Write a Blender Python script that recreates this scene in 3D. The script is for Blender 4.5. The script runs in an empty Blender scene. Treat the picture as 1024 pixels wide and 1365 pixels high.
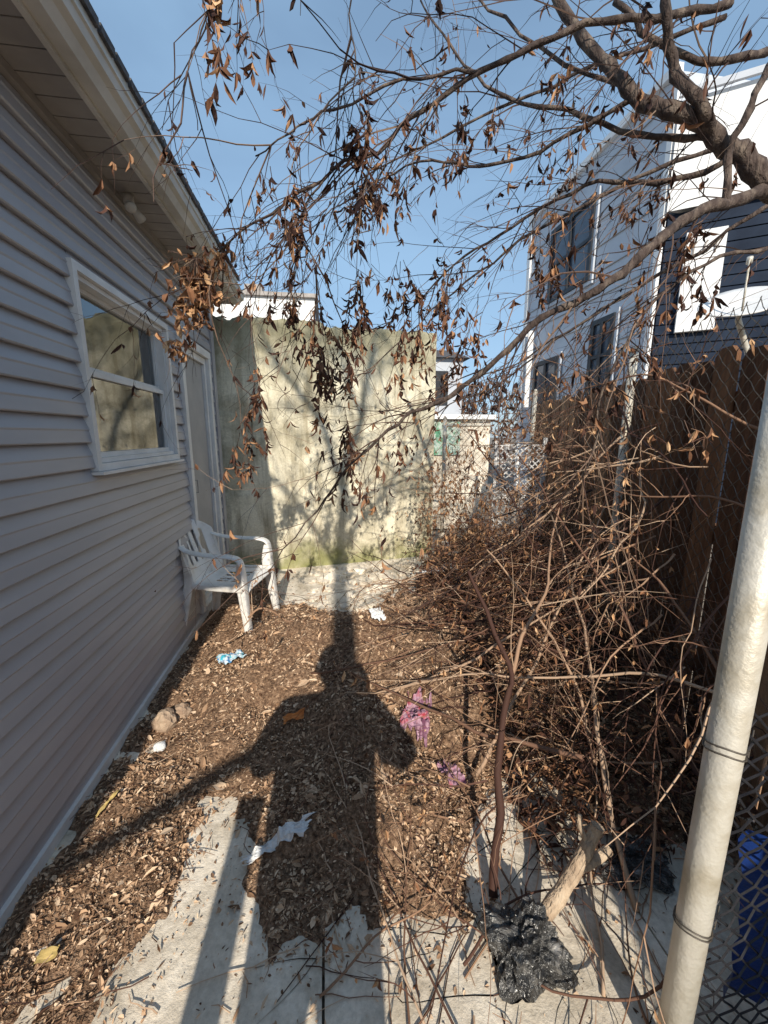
import bpy, bmesh, math, random
from mathutils import Vector as V, noise, Matrix
random.seed(7)
rnd=random.random
def U(a,b): return a+(b-a)*rnd()
sc=bpy.context.scene
# ---------------------------------------------------------------- helpers
def empty(name,loc=(0,0,0)):
    e=bpy.data.objects.new(name,None); e.location=loc; e.empty_display_size=.2
    sc.collection.objects.link(e); return e
def mesh(name,verts,faces,mat,parent=None,smooth=False):
    me=bpy.data.meshes.new(name); me.from_pydata([tuple(v) for v in verts],[],faces); me.update()
    if mat: me.materials.append(mat)
    if smooth: me.polygons.foreach_set('use_smooth',[True]*len(me.polygons))
    o=bpy.data.objects.new(name,me); sc.collection.objects.link(o)
    if parent: o.parent=parent
    return o
class Acc:
    def __init__(s): s.v=[];s.f=[]
    def box(s,x0,x1,y0,y1,z0,z1,M=None):
        b=len(s.v)
        c=[V((x,y,z)) for z in(z0,z1) for y in(y0,y1) for x in(x0,x1)]
        if M: c=[M@p for p in c]
        s.v+=c
        s.f+=[tuple(b+i for i in q) for q in((0,2,3,1),(4,5,7,6),(0,1,5,4),(2,6,7,3),(0,4,6,2),(1,3,7,5))]
    def tube(s,pts,rad,n=4):
        b=len(s.v);m=len(pts)
        up=V((.31,.17,.93))
        for i,p in enumerate(pts):
            t=(pts[min(i+1,m-1)]-pts[max(i-1,0)])
            if t.length<1e-7:t=V((0,0,1))
            t.normalize()
            a=t.cross(up)
            if a.length<.05:a=t.cross(V((1,0,0)))
            a.normalize();c=t.cross(a)
            r=rad[i] if isinstance(rad,(list,tuple)) else rad
            for k in range(n):
                an=2*math.pi*k/n
                s.v.append(p+(a*math.cos(an)+c*math.sin(an))*r)
        for i in range(m-1):
            for k in range(n):
                k2=(k+1)%n
                s.f.append((b+i*n+k,b+i*n+k2,b+(i+1)*n+k2,b+(i+1)*n+k))
        s.f.append(tuple(b+k for k in reversed(range(n))));s.f.append(tuple(b+(m-1)*n+k for k in range(n)))
    def leaf(s,p,d,L,w,curl=1.0,fold=.5):
        d=d.normalized();a=d.cross(V((U(-1,1),U(-1,1),U(-1,1))))
        if a.length<.01:a=V((1,0,0))
        a.normalize();nn=d.cross(a);b=len(s.v)
        q=p.copy();ww=(.12,.9,.75,.06);dd=d.copy()
        tw=U(-.5,.5)
        for i in range(4):
            h=w*ww[i]*.5
            s.v+= [q-a*h+nn*h*fold,q.copy(),q+a*h+nn*h*fold]
            rot=Matrix.Rotation(curl*.5*U(.3,1.3),3,a)
            dd=rot@dd; nn=rot@nn; a2=Matrix.Rotation(tw,3,dd)
            a=a2@a; nn=a2@nn
            q=q+dd*(L/3)
        for i in range(3):
            for k in range(2):
                s.f.append((b+i*3+k,b+i*3+k+1,b+i*3+k+4,b+i*3+k+3))
    def flake(s,p,sz,tilt=.5):
        an=U(0,6.283);n=V((U(-1,1)*tilt,U(-1,1)*tilt,1)).normalized()
        a=n.cross(V((math.cos(an),math.sin(an),0))).normalized();c=n.cross(a)
        l=sz*U(.7,1.5);w=sz*U(.2,.7);k=sz*U(.05,.5);b=len(s.v)
        s.v+=[p-a*l,p-a*l*U(.1,.5)+c*w+n*k,p+a*l*U(.3,.7)+c*w*U(.4,1)+n*k,p+a*l,p+a*l*.4-c*w*U(.4,1)+n*k*.8,p-a*l*.4-c*w+n*k]
        s.f+=[(b,b+1,b+2,b+3),(b,b+3,b+4,b+5)]
    def obj(s,name,mat,parent=None,smooth=False): return mesh(name,s.v,s.f,mat,parent,smooth)
def cat(P,step=4):
    P=[V(p) for p in P];out=[]
    for i in range(len(P)-1):
        p0=P[max(i-1,0)];p1=P[i];p2=P[i+1];p3=P[min(i+2,len(P)-1)]
        for k in range(step):
            t=k/step
            out.append(.5*((2*p1)+(p2-p0)*t+(2*p0-5*p1+4*p2-p3)*t*t+(-p0+3*p1-3*p2+p3)*t**3))
    out.append(P[-1]);return out
# ---------------------------------------------------------------- materials
def newmat(name):
    m=bpy.data.materials.new(name);m.use_nodes=True;nt=m.node_tree
    return m,nt,nt.nodes['Principled BSDF']
def ramp(nt,stops):
    r=nt.nodes.new('ShaderNodeValToRGB');el=r.color_ramp.elements
    while len(el)<len(stops):el.new(.5)
    for e,(p,c) in zip(el,stops):
        e.position=p;e.color=(*c,1)
    return r
def nz(nt,scale,detail=4,rough=.6,vec=(1,1,1)):
    tc=nt.nodes.new('ShaderNodeTexCoord');mp=nt.nodes.new('ShaderNodeMapping')
    mp.inputs['Scale'].default_value=vec
    n=nt.nodes.new('ShaderNodeTexNoise');n.inputs['Scale'].default_value=scale
    n.inputs['Detail'].default_value=detail;n.inputs['Roughness'].default_value=rough
    nt.links.new(tc.outputs['Object'],mp.inputs[0]);nt.links.new(mp.outputs[0],n.inputs['Vector'])
    return n
def M(name,stops,scale=8,rough=.8,bump=0,bscale=60,vec=(1,1,1),metal=0,island=False,spec=.3):
    m,nt,b=newmat(name);L=nt.links.new
    r=ramp(nt,stops)
    if island:
        g=nt.nodes.new('ShaderNodeNewGeometry')
        if bump:
            n=nz(nt,scale,3,.6,vec);ma=nt.nodes.new('ShaderNodeMath');ma.operation='MULTIPLY_ADD'
            L(n.outputs['Fac'],ma.inputs[0]);ma.inputs[1].default_value=.9;ma.inputs[2].default_value=-.45
            ad=nt.nodes.new('ShaderNodeMath');L(ma.outputs[0],ad.inputs[0]);L(g.outputs['Random Per Island'],ad.inputs[1]);L(ad.outputs[0],r.inputs[0])
        else: L(g.outputs['Random Per Island'],r.inputs[0])
    else:
        n=nz(nt,scale,4,.62,vec);L(n.outputs['Fac'],r.inputs[0])
    L(r.outputs[0],b.inputs['Base Color'])
    b.inputs['Roughness'].default_value=rough;b.inputs['Metallic'].default_value=metal
    b.inputs['Specular IOR Level'].default_value=spec
    if bump>.11:
        n2=nz(nt,bscale,3,.6,vec);bp=nt.nodes.new('ShaderNodeBump')
        bp.inputs['Strength'].default_value=bump;bp.inputs['Distance'].default_value=.02
        L(n2.outputs['Fac'],bp.inputs['Height']);L(bp.outputs[0],b.inputs['Normal'])
    return m
m_siding=M('vinyl_siding',[(.3,(.33,.32,.345)),(.5,(.38,.37,.39)),(.7,(.44,.425,.44))],2.0,.38,0,200,(1,.35,1.5),spec=.45)
m_white=M('white_vinyl',[(.3,(.62,.61,.60)),(.7,(.78,.77,.76))],6,.45)
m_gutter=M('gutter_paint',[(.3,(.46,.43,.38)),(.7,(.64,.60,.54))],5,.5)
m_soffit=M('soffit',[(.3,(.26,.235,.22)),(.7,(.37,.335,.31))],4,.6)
m_shingle=M('shingles',[(.3,(.05,.05,.055)),(.7,(.14,.13,.13))],40,.9,.4)
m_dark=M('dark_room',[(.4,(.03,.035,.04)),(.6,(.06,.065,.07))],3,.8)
m_curtain=M('curtain',[(.3,(.35,.37,.38)),(.7,(.6,.62,.62))],4,.9,.2,30,(1,6,.3))
m_door=M('door_paint',[(.3,(.30,.30,.31)),(.7,(.40,.39,.39))],4,.5)
m_wood=M('fence_wood',[(0,(.085,.038,.020)),(.35,(.20,.095,.048)),(.7,(.34,.18,.095)),(1,(.50,.32,.20))],5,.85,.7,30,(7,7,.5),island=True)
m_galv=M('galvanised_steel',[(.25,(.38,.33,.24)),(.45,(.54,.50,.42)),(.55,(.62,.59,.52)),(.75,(.70,.67,.61))],9,.5,.15,90,metal=.2)
m_wire=M('fence_wire',[(.3,(.08,.07,.06)),(.7,(.18,.16,.14))],25,.5,metal=.4)
m_blackwire=M('coated_wire',[(.3,(.015,.015,.02)),(.7,(.04,.04,.045))],25,.45)
m_bark=M('bark',[(.25,(.03,.020,.017)),(.5,(.09,.065,.055)),(.75,(.24,.19,.15))],28,.9,.8,70,(1,1,.4))
m_twig=M('twig_bark',[(0,(.03,.018,.016)),(.45,(.075,.045,.036)),(.8,(.16,.10,.075)),(1,(.30,.21,.15))],20,.85,island=True)
m_btwig=M('brush_twig',[(0,(.045,.020,.016)),(.35,(.13,.065,.045)),(.7,(.32,.19,.12)),(1,(.56,.41,.29))],20,.8,island=True)
m_leafd=M('dead_leaf_dark',[(0,(.03,.014,.012)),(.45,(.085,.038,.025)),(.75,(.21,.10,.055)),(1,(.45,.25,.13))],30,.75,island=True)
m_leafl=M('dead_leaf_light',[(0,(.12,.052,.028)),(.4,(.28,.14,.075)),(.75,(.47,.27,.14)),(1,(.68,.45,.26))],30,.75,island=True)
m_litter=M('litter_leaf',[(0,(.09,.045,.025)),(.25,(.27,.16,.095)),(.6,(.53,.35,.22)),(1,(.82,.63,.45))],25,.85,island=True)
m_mulch=M('mulch',[(.3,(.06,.036,.022)),(.5,(.26,.16,.10)),(.7,(.52,.35,.23))],60,.95,1,110)
m_log=M('cut_wood',[(.25,(.28,.20,.14)),(.5,(.50,.38,.27)),(.75,(.66,.54,.40))],22,.85,.9,45,(1,1,.4))
m_red=M('red_wrapper',[(.35,(.42,.06,.08)),(.5,(.45,.28,.36)),(.65,(.20,.08,.14))],14,.35)
m_blue=M('blue_wrapper',[(.4,(.03,.25,.55)),(.5,(.75,.78,.8)),(.62,(.05,.45,.6))],22,.35)
m_tarp=M('blue_tarp',[(.3,(.008,.02,.10)),(.7,(.012,.05,.24))],6,.4,.2)
m_tissue=M('tissue',[(.3,(.62,.64,.66)),(.7,(.85,.86,.87))],10,.9,.4)
m_orange=M('orange_peel',[(.3,(.55,.18,.05)),(.7,(.7,.3,.1))],10,.7)
m_yellow=M('yellow_leaf',[(.3,(.5,.36,.12)),(.7,(.62,.47,.2))],10,.7)
m_stone=M('stone',[(.3,(.30,.20,.14)),(.7,(.52,.40,.29))],12,.9,.6,40)
m_navy=M('navy_cladding',[(.3,(.012,.019,.036)),(.7,(.022,.034,.060))],3,.75,spec=.15)
m_grey=M('grey_cladding',[(.3,(.46,.49,.55)),(.7,(.54,.58,.64))],1.5,.6)
m_wht=M('white_render',[(.3,(.76,.77,.78)),(.7,(.84,.84,.84))],1.5,.7)
m_winf=M('black_frame',[(.3,(.02,.022,.03)),(.7,(.04,.045,.05))],4,.4)
m_brick=M('grey_brick',[(.3,(.30,.27,.25)),(.7,(.45,.42,.40))],6,.9,.3)
m_cloth=M('coat_cloth',[(.3,(.04,.045,.06)),(.7,(.07,.08,.10))],20,.9)
m_skin=M('skin',[(.3,(.45,.27,.19)),(.7,(.55,.34,.25))],12,.6)
m_hair=M('hair',[(.3,(.02,.014,.01)),(.7,(.05,.03,.02))],60,.6)
m_phone=M('phone_glass',[(.3,(.01,.01,.01)),(.7,(.02,.02,.02))],5,.15)
m_pane=M('window_pane',[(.3,(.04,.05,.07)),(.7,(.08,.10,.13))],2,.08,spec=.8)
m_dish=M('dish_paint',[(.3,(.6,.6,.6)),(.7,(.75,.75,.74))],8,.5)
m_chair=M('white_plastic',[(.25,(.60,.55,.49)),(.45,(.80,.79,.76)),(.8,(.88,.87,.86))],9,.38,spec=.5)
m_dirt=M('dirt',[(.3,(.16,.13,.10)),(.7,(.30,.25,.20))],3,.95,.5,20)
m_sunlit_wood=M('sunlit_yellow_wood',[(.35,(.55,.38,.10)),(.6,(.65,.5,.2)),(.75,(.4,.3,.2))],20,.7,.2)  # yellowish wood, with the sunlight on it put into the colour
m_green=M('graffiti_board',[(.4,(.10,.30,.18)),(.5,(.5,.55,.5)),(.6,(.2,.35,.3))],6,.7)
def glassmat():
    m,nt,b=newmat('window_glass');nt.nodes.remove(b);L=nt.links.new
    g=nt.nodes.new('ShaderNodeBsdfGlossy');g.inputs['Roughness'].default_value=.015;g.inputs['Color'].default_value=(.93,.95,.97,1)
    t=nt.nodes.new('ShaderNodeBsdfTransparent');t.inputs['Color'].default_value=(.75,.8,.8,1)
    f=nt.nodes.new('ShaderNodeFresnel');f.inputs['IOR'].default_value=2.5
    x=nt.nodes.new('ShaderNodeMixShader');L(f.outputs[0],x.inputs[0]);L(t.outputs[0],x.inputs[1]);L(g.outputs[0],x.inputs[2])
    L(x.outputs[0],nt.nodes['Material Output'].inputs[0]);return m
m_glass=glassmat()
def bagmat():
    m,nt,b=newmat('plastic_bag');r=ramp(nt,[(.35,(.012,.012,.014)),(.55,(.06,.06,.06)),(.7,(.26,.25,.24))]);n=nz(nt,14)
    nt.links.new(n.outputs[0],r.inputs[0]);nt.links.new(r.outputs[0],b.inputs['Base Color'])
    b.inputs['Roughness'].default_value=.24;b.inputs['Specular IOR Level'].default_value=1.0
    n2=nz(nt,30,4,.6);n2.inputs['Distortion'].default_value=1.5;bp=nt.nodes.new('ShaderNodeBump');bp.inputs['Strength'].default_value=1;bp.inputs['Distance'].default_value=.02
    nt.links.new(n2.outputs[0],bp.inputs['Height']);nt.links.new(bp.outputs[0],b.inputs['Normal']);return m
m_bag=bagmat()
def concrete(name,base,dark,green=False):
    m,nt,b=newmat(name);L=nt.links.new
    n1=nz(nt,1.9,6,.70);n1.inputs['Distortion'].default_value=.5
    r1=ramp(nt,[(.32,dark),(.46,tuple(.45*a+.55*c for a,c in zip(base,dark))),(.56,base),(.8,tuple(min(1,c*1.1) for c in base))]);L(n1.outputs[0],r1.inputs[0])
    n2=nz(nt,3.0,5,.7,(3.0,3.0,.3) if green else (1,1,1));r2=ramp(nt,[(.36,(.55,.52,.47)),(.52,(1,1,1))]);L(n2.outputs[0],r2.inputs[0])
    n3=nz(nt,55,3,.7);r3=ramp(nt,[(.3,(.80,.79,.77)),(.6,(1.05,1.05,1.05))]);L(n3.outputs[0],r3.inputs[0])
    x=nt.nodes.new('ShaderNodeMixRGB');x.blend_type='MULTIPLY';x.inputs[0].default_value=.8;L(r1.outputs[0],x.inputs[1]);L(r2.outputs[0],x.inputs[2])
    y=nt.nodes.new('ShaderNodeMixRGB');y.blend_type='MULTIPLY';y.inputs[0].default_value=.8;L(x.outputs[0],y.inputs[1]);L(r3.outputs[0],y.inputs[2])
    out=y
    if green:
        tc=nt.nodes.new('ShaderNodeTexCoord');sp=nt.nodes.new('ShaderNodeSeparateXYZ');L(tc.outputs['Object'],sp.inputs[0])
        n4=nz(nt,3.2,5,.65);ad=nt.nodes.new('ShaderNodeMath');ad.operation='MULTIPLY_ADD';L(n4.outputs[0],ad.inputs[0]);ad.inputs[1].default_value=.9;L(sp.outputs[2],ad.inputs[2])
        rr=ramp(nt,[(.42,(.85,.85,.85)),(.75,(0,0,0))]);L(ad.outputs[0],rr.inputs[0])
        g=nt.nodes.new('ShaderNodeMixRGB');g.inputs[2].default_value=(.24,.25,.09,1);L(rr.outputs[0],g.inputs[0]);L(y.outputs[0],g.inputs[1])
        mr=nt.nodes.new('ShaderNodeMapRange');mr.inputs[1].default_value=2.4;mr.inputs[2].default_value=3.05;L(ad.outputs[0],mr.inputs[0])
        h=nt.nodes.new('ShaderNodeMixRGB');h.inputs[2].default_value=(.24,.225,.14,1)  # wall top darkened in the colour for plant and shadow mottles
        mm=nt.nodes.new('ShaderNodeMath');mm.operation='MULTIPLY';mm.inputs[1].default_value=.8;L(mr.outputs[0],mm.inputs[0])
        L(mm.outputs[0],h.inputs[0]);L(g.outputs[0],h.inputs[1]);out=h
    L(out.outputs[0],b.inputs['Base Color']);b.inputs['Roughness'].default_value=.92;b.inputs['Specular IOR Level'].default_value=.2
    bp=nt.nodes.new('ShaderNodeBump');bp.inputs['Strength'].default_value=.6;bp.inputs['Distance'].default_value=.012
    n5=nz(nt,18,5,.74);L(n5.outputs[0],bp.inputs['Height']);L(bp.outputs[0],b.inputs['Normal']);return m
m_wall=concrete('old_concrete_wall',(.86,.80,.63),(.44,.40,.29),True)
m_slab=concrete('concrete_slab',(.88,.80,.68),(.60,.53,.43))
# ---------------------------------------------------------------- ground
mesh('ground',[(-300,-300,-.03),(300,-300,-.03),(300,300,-.03),(-300,300,-.03)],[(0,1,2,3)],m_dirt)
s=Acc()
s.box(-1.05,-.05,-4,1.9,-.1,0);s.box(-.042,.95,-4,1.9,-.1,.002);s.box(.958,1.75,-4,1.9,-.1,-.001)
s.box(-1.05,1.75,1.908,4.9,-.1,.001)
o=s.obj('concrete_patio',m_slab)
# ---------------------------------------------------------------- leaf litter
poly=[(-1.05,.35),(-.80,.62),(-.63,1.0),(-.55,1.25),(-.52,1.55),(-.40,1.5),(-.33,1.15),(-.2,1.0),(.05,.99),(.22,.97),(.40,.95),(.50,1.15),(.62,1.42),(.9,1.45),(1.2,1.1),(1.6,.9),(1.75,1.3),(2.5,4.5),(2.4,4.8),(1.25,4.7),(.9,3.9),(.5,3.6),(.25,3.1),(.02,3.1),(-.1,3.4),(-.45,3.55),(-.6,4.3),(-1.05,4.3)]
def inpoly(x,y):
    c=False;j=len(poly)-1
    for i in range(len(poly)):
        xi,yi=poly[i];xj,yj=poly[j]
        if (yi>y)!=(yj>y) and x<(xj-xi)*(y-yi)/(yj-yi)+xi:c=not c
        j=i
    return c
def edist(x,y):
    d=9
    j=len(poly)-1
    for i in range(len(poly)):
        xi,yi=poly[i];xj,yj=poly[j];dx=xj-xi;dy=yj-yi
        t=max(0,min(1,((x-xi)*dx+(y-yi)*dy)/(dx*dx+dy*dy)))
        d=min(d,math.hypot(x-xi-t*dx,y-yi-t*dy));j=i
    return d if inpoly(x,y) else -d
def g(x,y,cx,cy,sx,sy,a): return a*math.exp(-((x-cx)/sx)**2-((y-cy)/sy)**2)
def H(x,y):
    e=edist(x,y)+.09*noise.noise((x*4,y*4,2))+.06*noise.noise((x*13,y*13,2))+.03*noise.noise((x*40,y*40,2))
    k=max(-1,min(1,e/.25))
    h=.05*k if k>0 else .12*k
    if k>0:
        h+=k*(g(x,y,.55,2.3,.6,.6,.19)+g(x,y,1.3,2.6,.6,1.0,.30)+g(x,y,1.1,4.2,.9,.7,.34)+g(x,y,-.15,2.45,.5,.5,.19)+g(x,y,.2,1.5,.35,.35,.09))
        h+=.08*k*noise.noise((x*3,y*3,0))+.04*k*noise.noise((x*9,y*9,0))+.016*k*noise.noise((x*26,y*26,0))
    return h
lit=empty('leaf_litter')
nx,ny=168,215;vs=[];fs=[]
for j in range(ny+1):
    for i in range(nx+1):
        x=-1.045+i*.021;y=.3+j*.021;vs.append((x,y,H(x,y)))
for j in range(ny):
    for i in range(nx):
        a=j*(nx+1)+i;fs.append((a,a+1,a+nx+2,a+nx+1))
mesh('mulch_bed',vs,fs,m_mulch,lit,True)
s=Acc();n=0
def zr(x,y):
    fx_=(x+1.045)/.021;fy=(y-.3)/.021;i=int(fx_);j=int(fy)
    if i<0 or j<0 or i>=nx or j>=ny:return -1
    return vs[j*(nx+1)+i][2]
def zg(x,y): return max(0,zr(x,y))
while n<78000:
    x=U(-1.04,1.9);y=U(.35,4.6)
    if rnd()>(1.0/(.25+y*.62))**1.35:continue
    z=zr(x,y)
    if z<.004 and rnd()>.22*math.exp(z*20):continue
    z=max(0,z)
    big=rnd();sc_=.8 if y<1.3 else 1.0
    s.flake(V((x,y,z+U(.001,.010))),sc_*(U(.003,.0095) if big<.90 else (U(.009,.016) if big<.985 else U(.016,.028))),.75)
    n+=1
s.obj('leaves',m_litter,lit)
s=Acc()
for i in range(2400):
    x=U(-1.0,1.6);y=U(.6,4.0)
    if zr(x,y)<-.01 and rnd()<.8:continue
    a=U(0,6.28);l=U(.015,.11);p=V((x,y,zg(x,y)+U(.004,.014)))
    d=V((math.cos(a),math.sin(a),U(-.05,.12)))*l
    s.tube([p,p+d*.5+V((U(-.01,.01),U(-.01,.01),0)),p+d],[.0016,.0015,.0008],3)
s.obj('small_sticks',m_btwig,lit)
s=Acc()
for i in range(200):
    x=U(-.2,1.3);y=U(3.2,4.5);r=U(.015,.07)*(1 if rnd()<.9 else 1.8)
    b=bmesh.new();bmesh.ops.create_icosphere(b,subdivisions=1,radius=r)
    base=len(s.v)
    for v in b.verts:
        v.co.z*=.5;v.co*=U(.7,1.25);s.v.append(v.co+V((x,y,zg(x,y)+r*.2)))
    for f in b.faces:s.f.append(tuple(base+v.index for v in f.verts))
    b.free()
s.obj('concrete_rubble',m_slab)
# ---------------------------------------------------------------- house
house=empty('siding_house')
X=-1.05;Y0=-.9;Y1=4.2;ZT=2.73
s=Acc();hh=.113
def sid(y0,y1,z0,z1):
    k=int(math.floor(z0/hh))
    while k*hh<z1-1e-6:
        a=max(z0,k*hh);b=min(z1,(k+1)*hh)
        def xo(z):
            t=(z-k*hh)/hh
            return X+.016*(1-t)
        prof=[(X-.002,a),(xo(a),a),(xo(a+.004),min(a+.006,b)),(xo(b),b)]
        if z0<=k*hh: prof=[(X-.006,a),(X+.017,a-.001),(X+.0225,a+.004),(X+.0225-.008,a+.05),(X+.0225-.005,a+.057),(xo(b)-.004,b)]
        prof=[q for q in prof if q[1]<=b+1e-6]
        base=len(s.v)
        for yy in(y0,y1):
            for q in prof:s.v.append(V((q[0],yy,q[1])))
        m_=len(prof)
        for i in range(m_-1):s.f.append((base+i,base+i+1,base+m_+i+1,base+m_+i))
        k+=1
W=(2.01,2.99,1.37,2.19);Dr=(3.28,3.94,.12,2.17)
z00=.04
sid(Y0,W[0],z00,ZT);sid(W[0],W[1],z00,W[2]);sid(W[0],W[1],W[3],ZT);sid(W[1],Dr[0],z00,ZT);sid(Dr[0],Dr[1],Dr[3],ZT);sid(Dr[1],Y1,z00,ZT)
s.obj('lap_siding',m_siding,house)
s=Acc();s.box(-6,X-.35,Y0,Y1,0,ZT+.1);s.box(-6,X-.008,Y0,Y0+.02,0,ZT);s.box(-6,X-.008,Y1-.02,Y1,0,ZT);s.obj('wall_core',m_siding,house)
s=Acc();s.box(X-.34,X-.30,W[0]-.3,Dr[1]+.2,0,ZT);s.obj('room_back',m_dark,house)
s=Acc()
for (a,b) in((2.05,2.12),(2.66,2.97)):
    n=20
    base=len(s.v)
    for i in range(n+1):
        y=a+(b-a)*i/n;x=X-.12+.018*math.sin(i*1.6)
        s.v+=[V((x,y,1.37)),V((x,y,2.19))]
    for i in range(n):s.f.append((base+2*i,base+2*i+2,base+2*i+3,base+2*i+1))
s.obj('curtains',m_curtain,house,True)
def frame(s,y0,y1,z0,z1,w,x0,x1):
    s.box(x0,x1,y0,y0+w,z0,z1);s.box(x0,x1,y1-w,y1,z0,z1);s.box(x0,x1,y0+w,y1-w,z0,z0+w);s.box(x0,x1,y0+w,y1-w,z1-w,z1)
s=Acc()
frame(s,W[0]-.03,W[1]+.03,W[2]-.03,W[3]+.03,.033,X-.03,X+.034)
frame(s,W[0]+.005,W[1]-.005,W[2]+.005,W[3]-.005,.022,X-.06,X+.012)
zm=(W[2]+W[3])/2
frame(s,W[0]+.028,W[1]-.028,W[2]+.028,zm+.014,.024,X-.05,X-.008)
frame(s,W[0]+.028,W[1]-.028,zm+.016,W[3]-.028,.020,X-.075,X-.035)
s.box(X+.002,X+.058,W[0]-.04,W[1]+.04,W[2]-.046,W[2]-.032)
s.obj('window_frame',m_white,house)
s=Acc();s.box(X-.032,X-.028,W[0]+.045,W[1]-.045,W[2]+.045,zm-.005);s.box(X-.057,X-.053,W[0]+.045,W[1]-.045,zm+.03,W[3]-.045);s.obj('window_glass',m_glass,house)
s=Acc()
s.box(X-.03,X+.04,Dr[0]-.06,Dr[0],.08,Dr[3]);s.box(X-.03,X+.04,Dr[1],Dr[1]+.06,.08,Dr[3]);s.box(X-.03,X+.042,Dr[0]-.06,Dr[1]+.06,Dr[3],Dr[3]+.06)
s.box(X-.08,X+.05,Dr[0],Dr[1],.08,.115)
frame(s,Dr[0]+.004,Dr[1]-.004,.12,2.165,.05,X-.03,X+.012)
s.obj('door_frame',m_white,house)
s=Acc();s.box(X-.030,X-.012,Dr[0]+.055,Dr[1]-.055,.175,2.11)
s.tube([V((X-.012,Dr[0]+.09,1.05)),V((X+.03,Dr[0]+.09,1.05)),V((X+.03,Dr[0]+.09,1.15)),V((X-.012,Dr[0]+.09,1.15))],.006,6)
s.obj('door_panel',m_door,house)
s=Acc();s.box(X-.06,X+.03,Y1-.08,Y1+.012,.02,ZT-.005);s.box(X-.06,X+.03,Y0-.012,Y0+.08,.02,ZT-.005);s.obj('corner_trim',m_siding,house)
s=Acc();s.box(X-.02,X+.026,Y0,Y1-.09,.004,.05);s.obj('base_trim',m_white,house)
s=Acc();y=Y0-.1
while y<Y1+.05:
    s.box(-1.06,-.822,y,y+.094,ZT,ZT+.03);s.box(-1.06,-.822,y+.094,y+.1,ZT+.006,ZT+.03);y+=.1
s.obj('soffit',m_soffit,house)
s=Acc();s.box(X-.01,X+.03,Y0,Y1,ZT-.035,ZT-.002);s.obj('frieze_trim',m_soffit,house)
prof=[(-.822,2.715),(-.822,2.80),(-.812,2.80),(-.812,2.725),(-.775,2.725),(-.757,2.752),(-.737,2.762),(-.728,2.80),(-.716,2.80),(-.716,2.79),(-.724,2.785),(-.730,2.755),(-.752,2.744),(-.772,2.715)]
vv=[];ff=[];m_=len(prof)
for yy in(Y0-.1,Y1+.05):
    for q in prof:vv.append((q[0],yy,q[1]))
for i in range(m_):ff.append((i,(i+1)%m_,m_+(i+1)%m_,m_+i))
mesh('gutter',vv,ff,m_gutter,house)
s=Acc();s.box(-.84,-.8225,Y0-.1,Y1+.05,2.70,2.86);s.obj('fascia',m_gutter,house)
s=Acc();s.box(-.86,-.765,Y0-.1,Y1+.05,2.82,2.835);s.box(-.80,-.775,Y0-.1,Y1+.05,2.836,2.94);s.obj('roof_flashing',m_gutter,house)
s=Acc();y=Y0-.1
while y<Y1:
    s.box(-.80,-.760,y,y+.10,2.925+U(0,.01),2.962)
    if rnd()<.5:s.box(-.79,-.768,y+.02,y+.06,2.963,2.985)
    y+=.115
s.box(-6,-.81,Y0-.1,Y1+.05,2.88,2.95)
s.obj('roof_edge_shingles',m_shingle,house)
s=Acc();s.tube([V((-.98,2.52,2.73)),V((-.98,2.52,2.69))],.025,12);s.tube([V((-.98,2.52,2.69)),V((-.955,2.47,2.65))],[.015,.028],12);s.tube([V((-.955,2.47,2.652)),V((-.95,2.46,2.64))],[.027,.02],12)
s.tube([V((-.98,2.55,2.69)),V((-.96,2.61,2.655))],[.015,.026],12)
s.obj('flood_light',m_gutter,house,True)
# ---------------------------------------------------------------- concrete wall
def grid_wall(name,p0,p1,z1,th,mat):
    p0=V(p0);p1=V(p1);d=(p1-p0);n=int(d.length/.025);nr=int(z1/.04);nd=V((-d.y,d.x,0)).normalized()
    vs=[];fs=[]
    for j in range(nr+1):
        for i in range(n+1):
            p=p0+d*i/n;z=j*z1/nr
            o=.014*noise.noise((p.x*2,z*2,1))+.008*noise.noise((p.x*9,z*9,4))
            for zl in(.92,1.78):
                if abs(z-zl-.02*noise.noise((p.x*2,zl,0)))<.025:o+=.012
            if j>=nr-3: z+=(.07*noise.noise((p.x*1.7,0,7))+.05*noise.noise((p.x*6,0,7))+.03*noise.noise((p.x*19,0,7)))*(j-nr+3)/3
            vs.append(p+nd*o+V((0,0,z)))
    for j in range(nr):
        for i in range(n):
            a=j*(n+1)+i;fs.append((a,a+1,a+n+2,a+n+1))
    b=len(vs)
    for i in range(n+1):
        vs.append(vs[nr*(n+1)+i]+nd*th)
    for i in range(n):fs.append((nr*(n+1)+i,nr*(n+1)+i+1,b+i+1,b+i))
    b2=len(vs);vs+=[p0+nd*th,p1+nd*th,p1+nd*th+V((0,0,z1)),p0+nd*th+V((0,0,z1)),p1+V((0,0,0)),p1+V((0,0,z1)),]
    fs+=[(b2,b2+3,b2+2,b2+1),(b2+1,b2+2,b2+5,b2+4)]
    return mesh(name,vs,fs,mat,None,True)
grid_wall('concrete_wall',(-1.3,4.36,0),(1.30,4.78,0),2.66,.22,m_wall)
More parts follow.
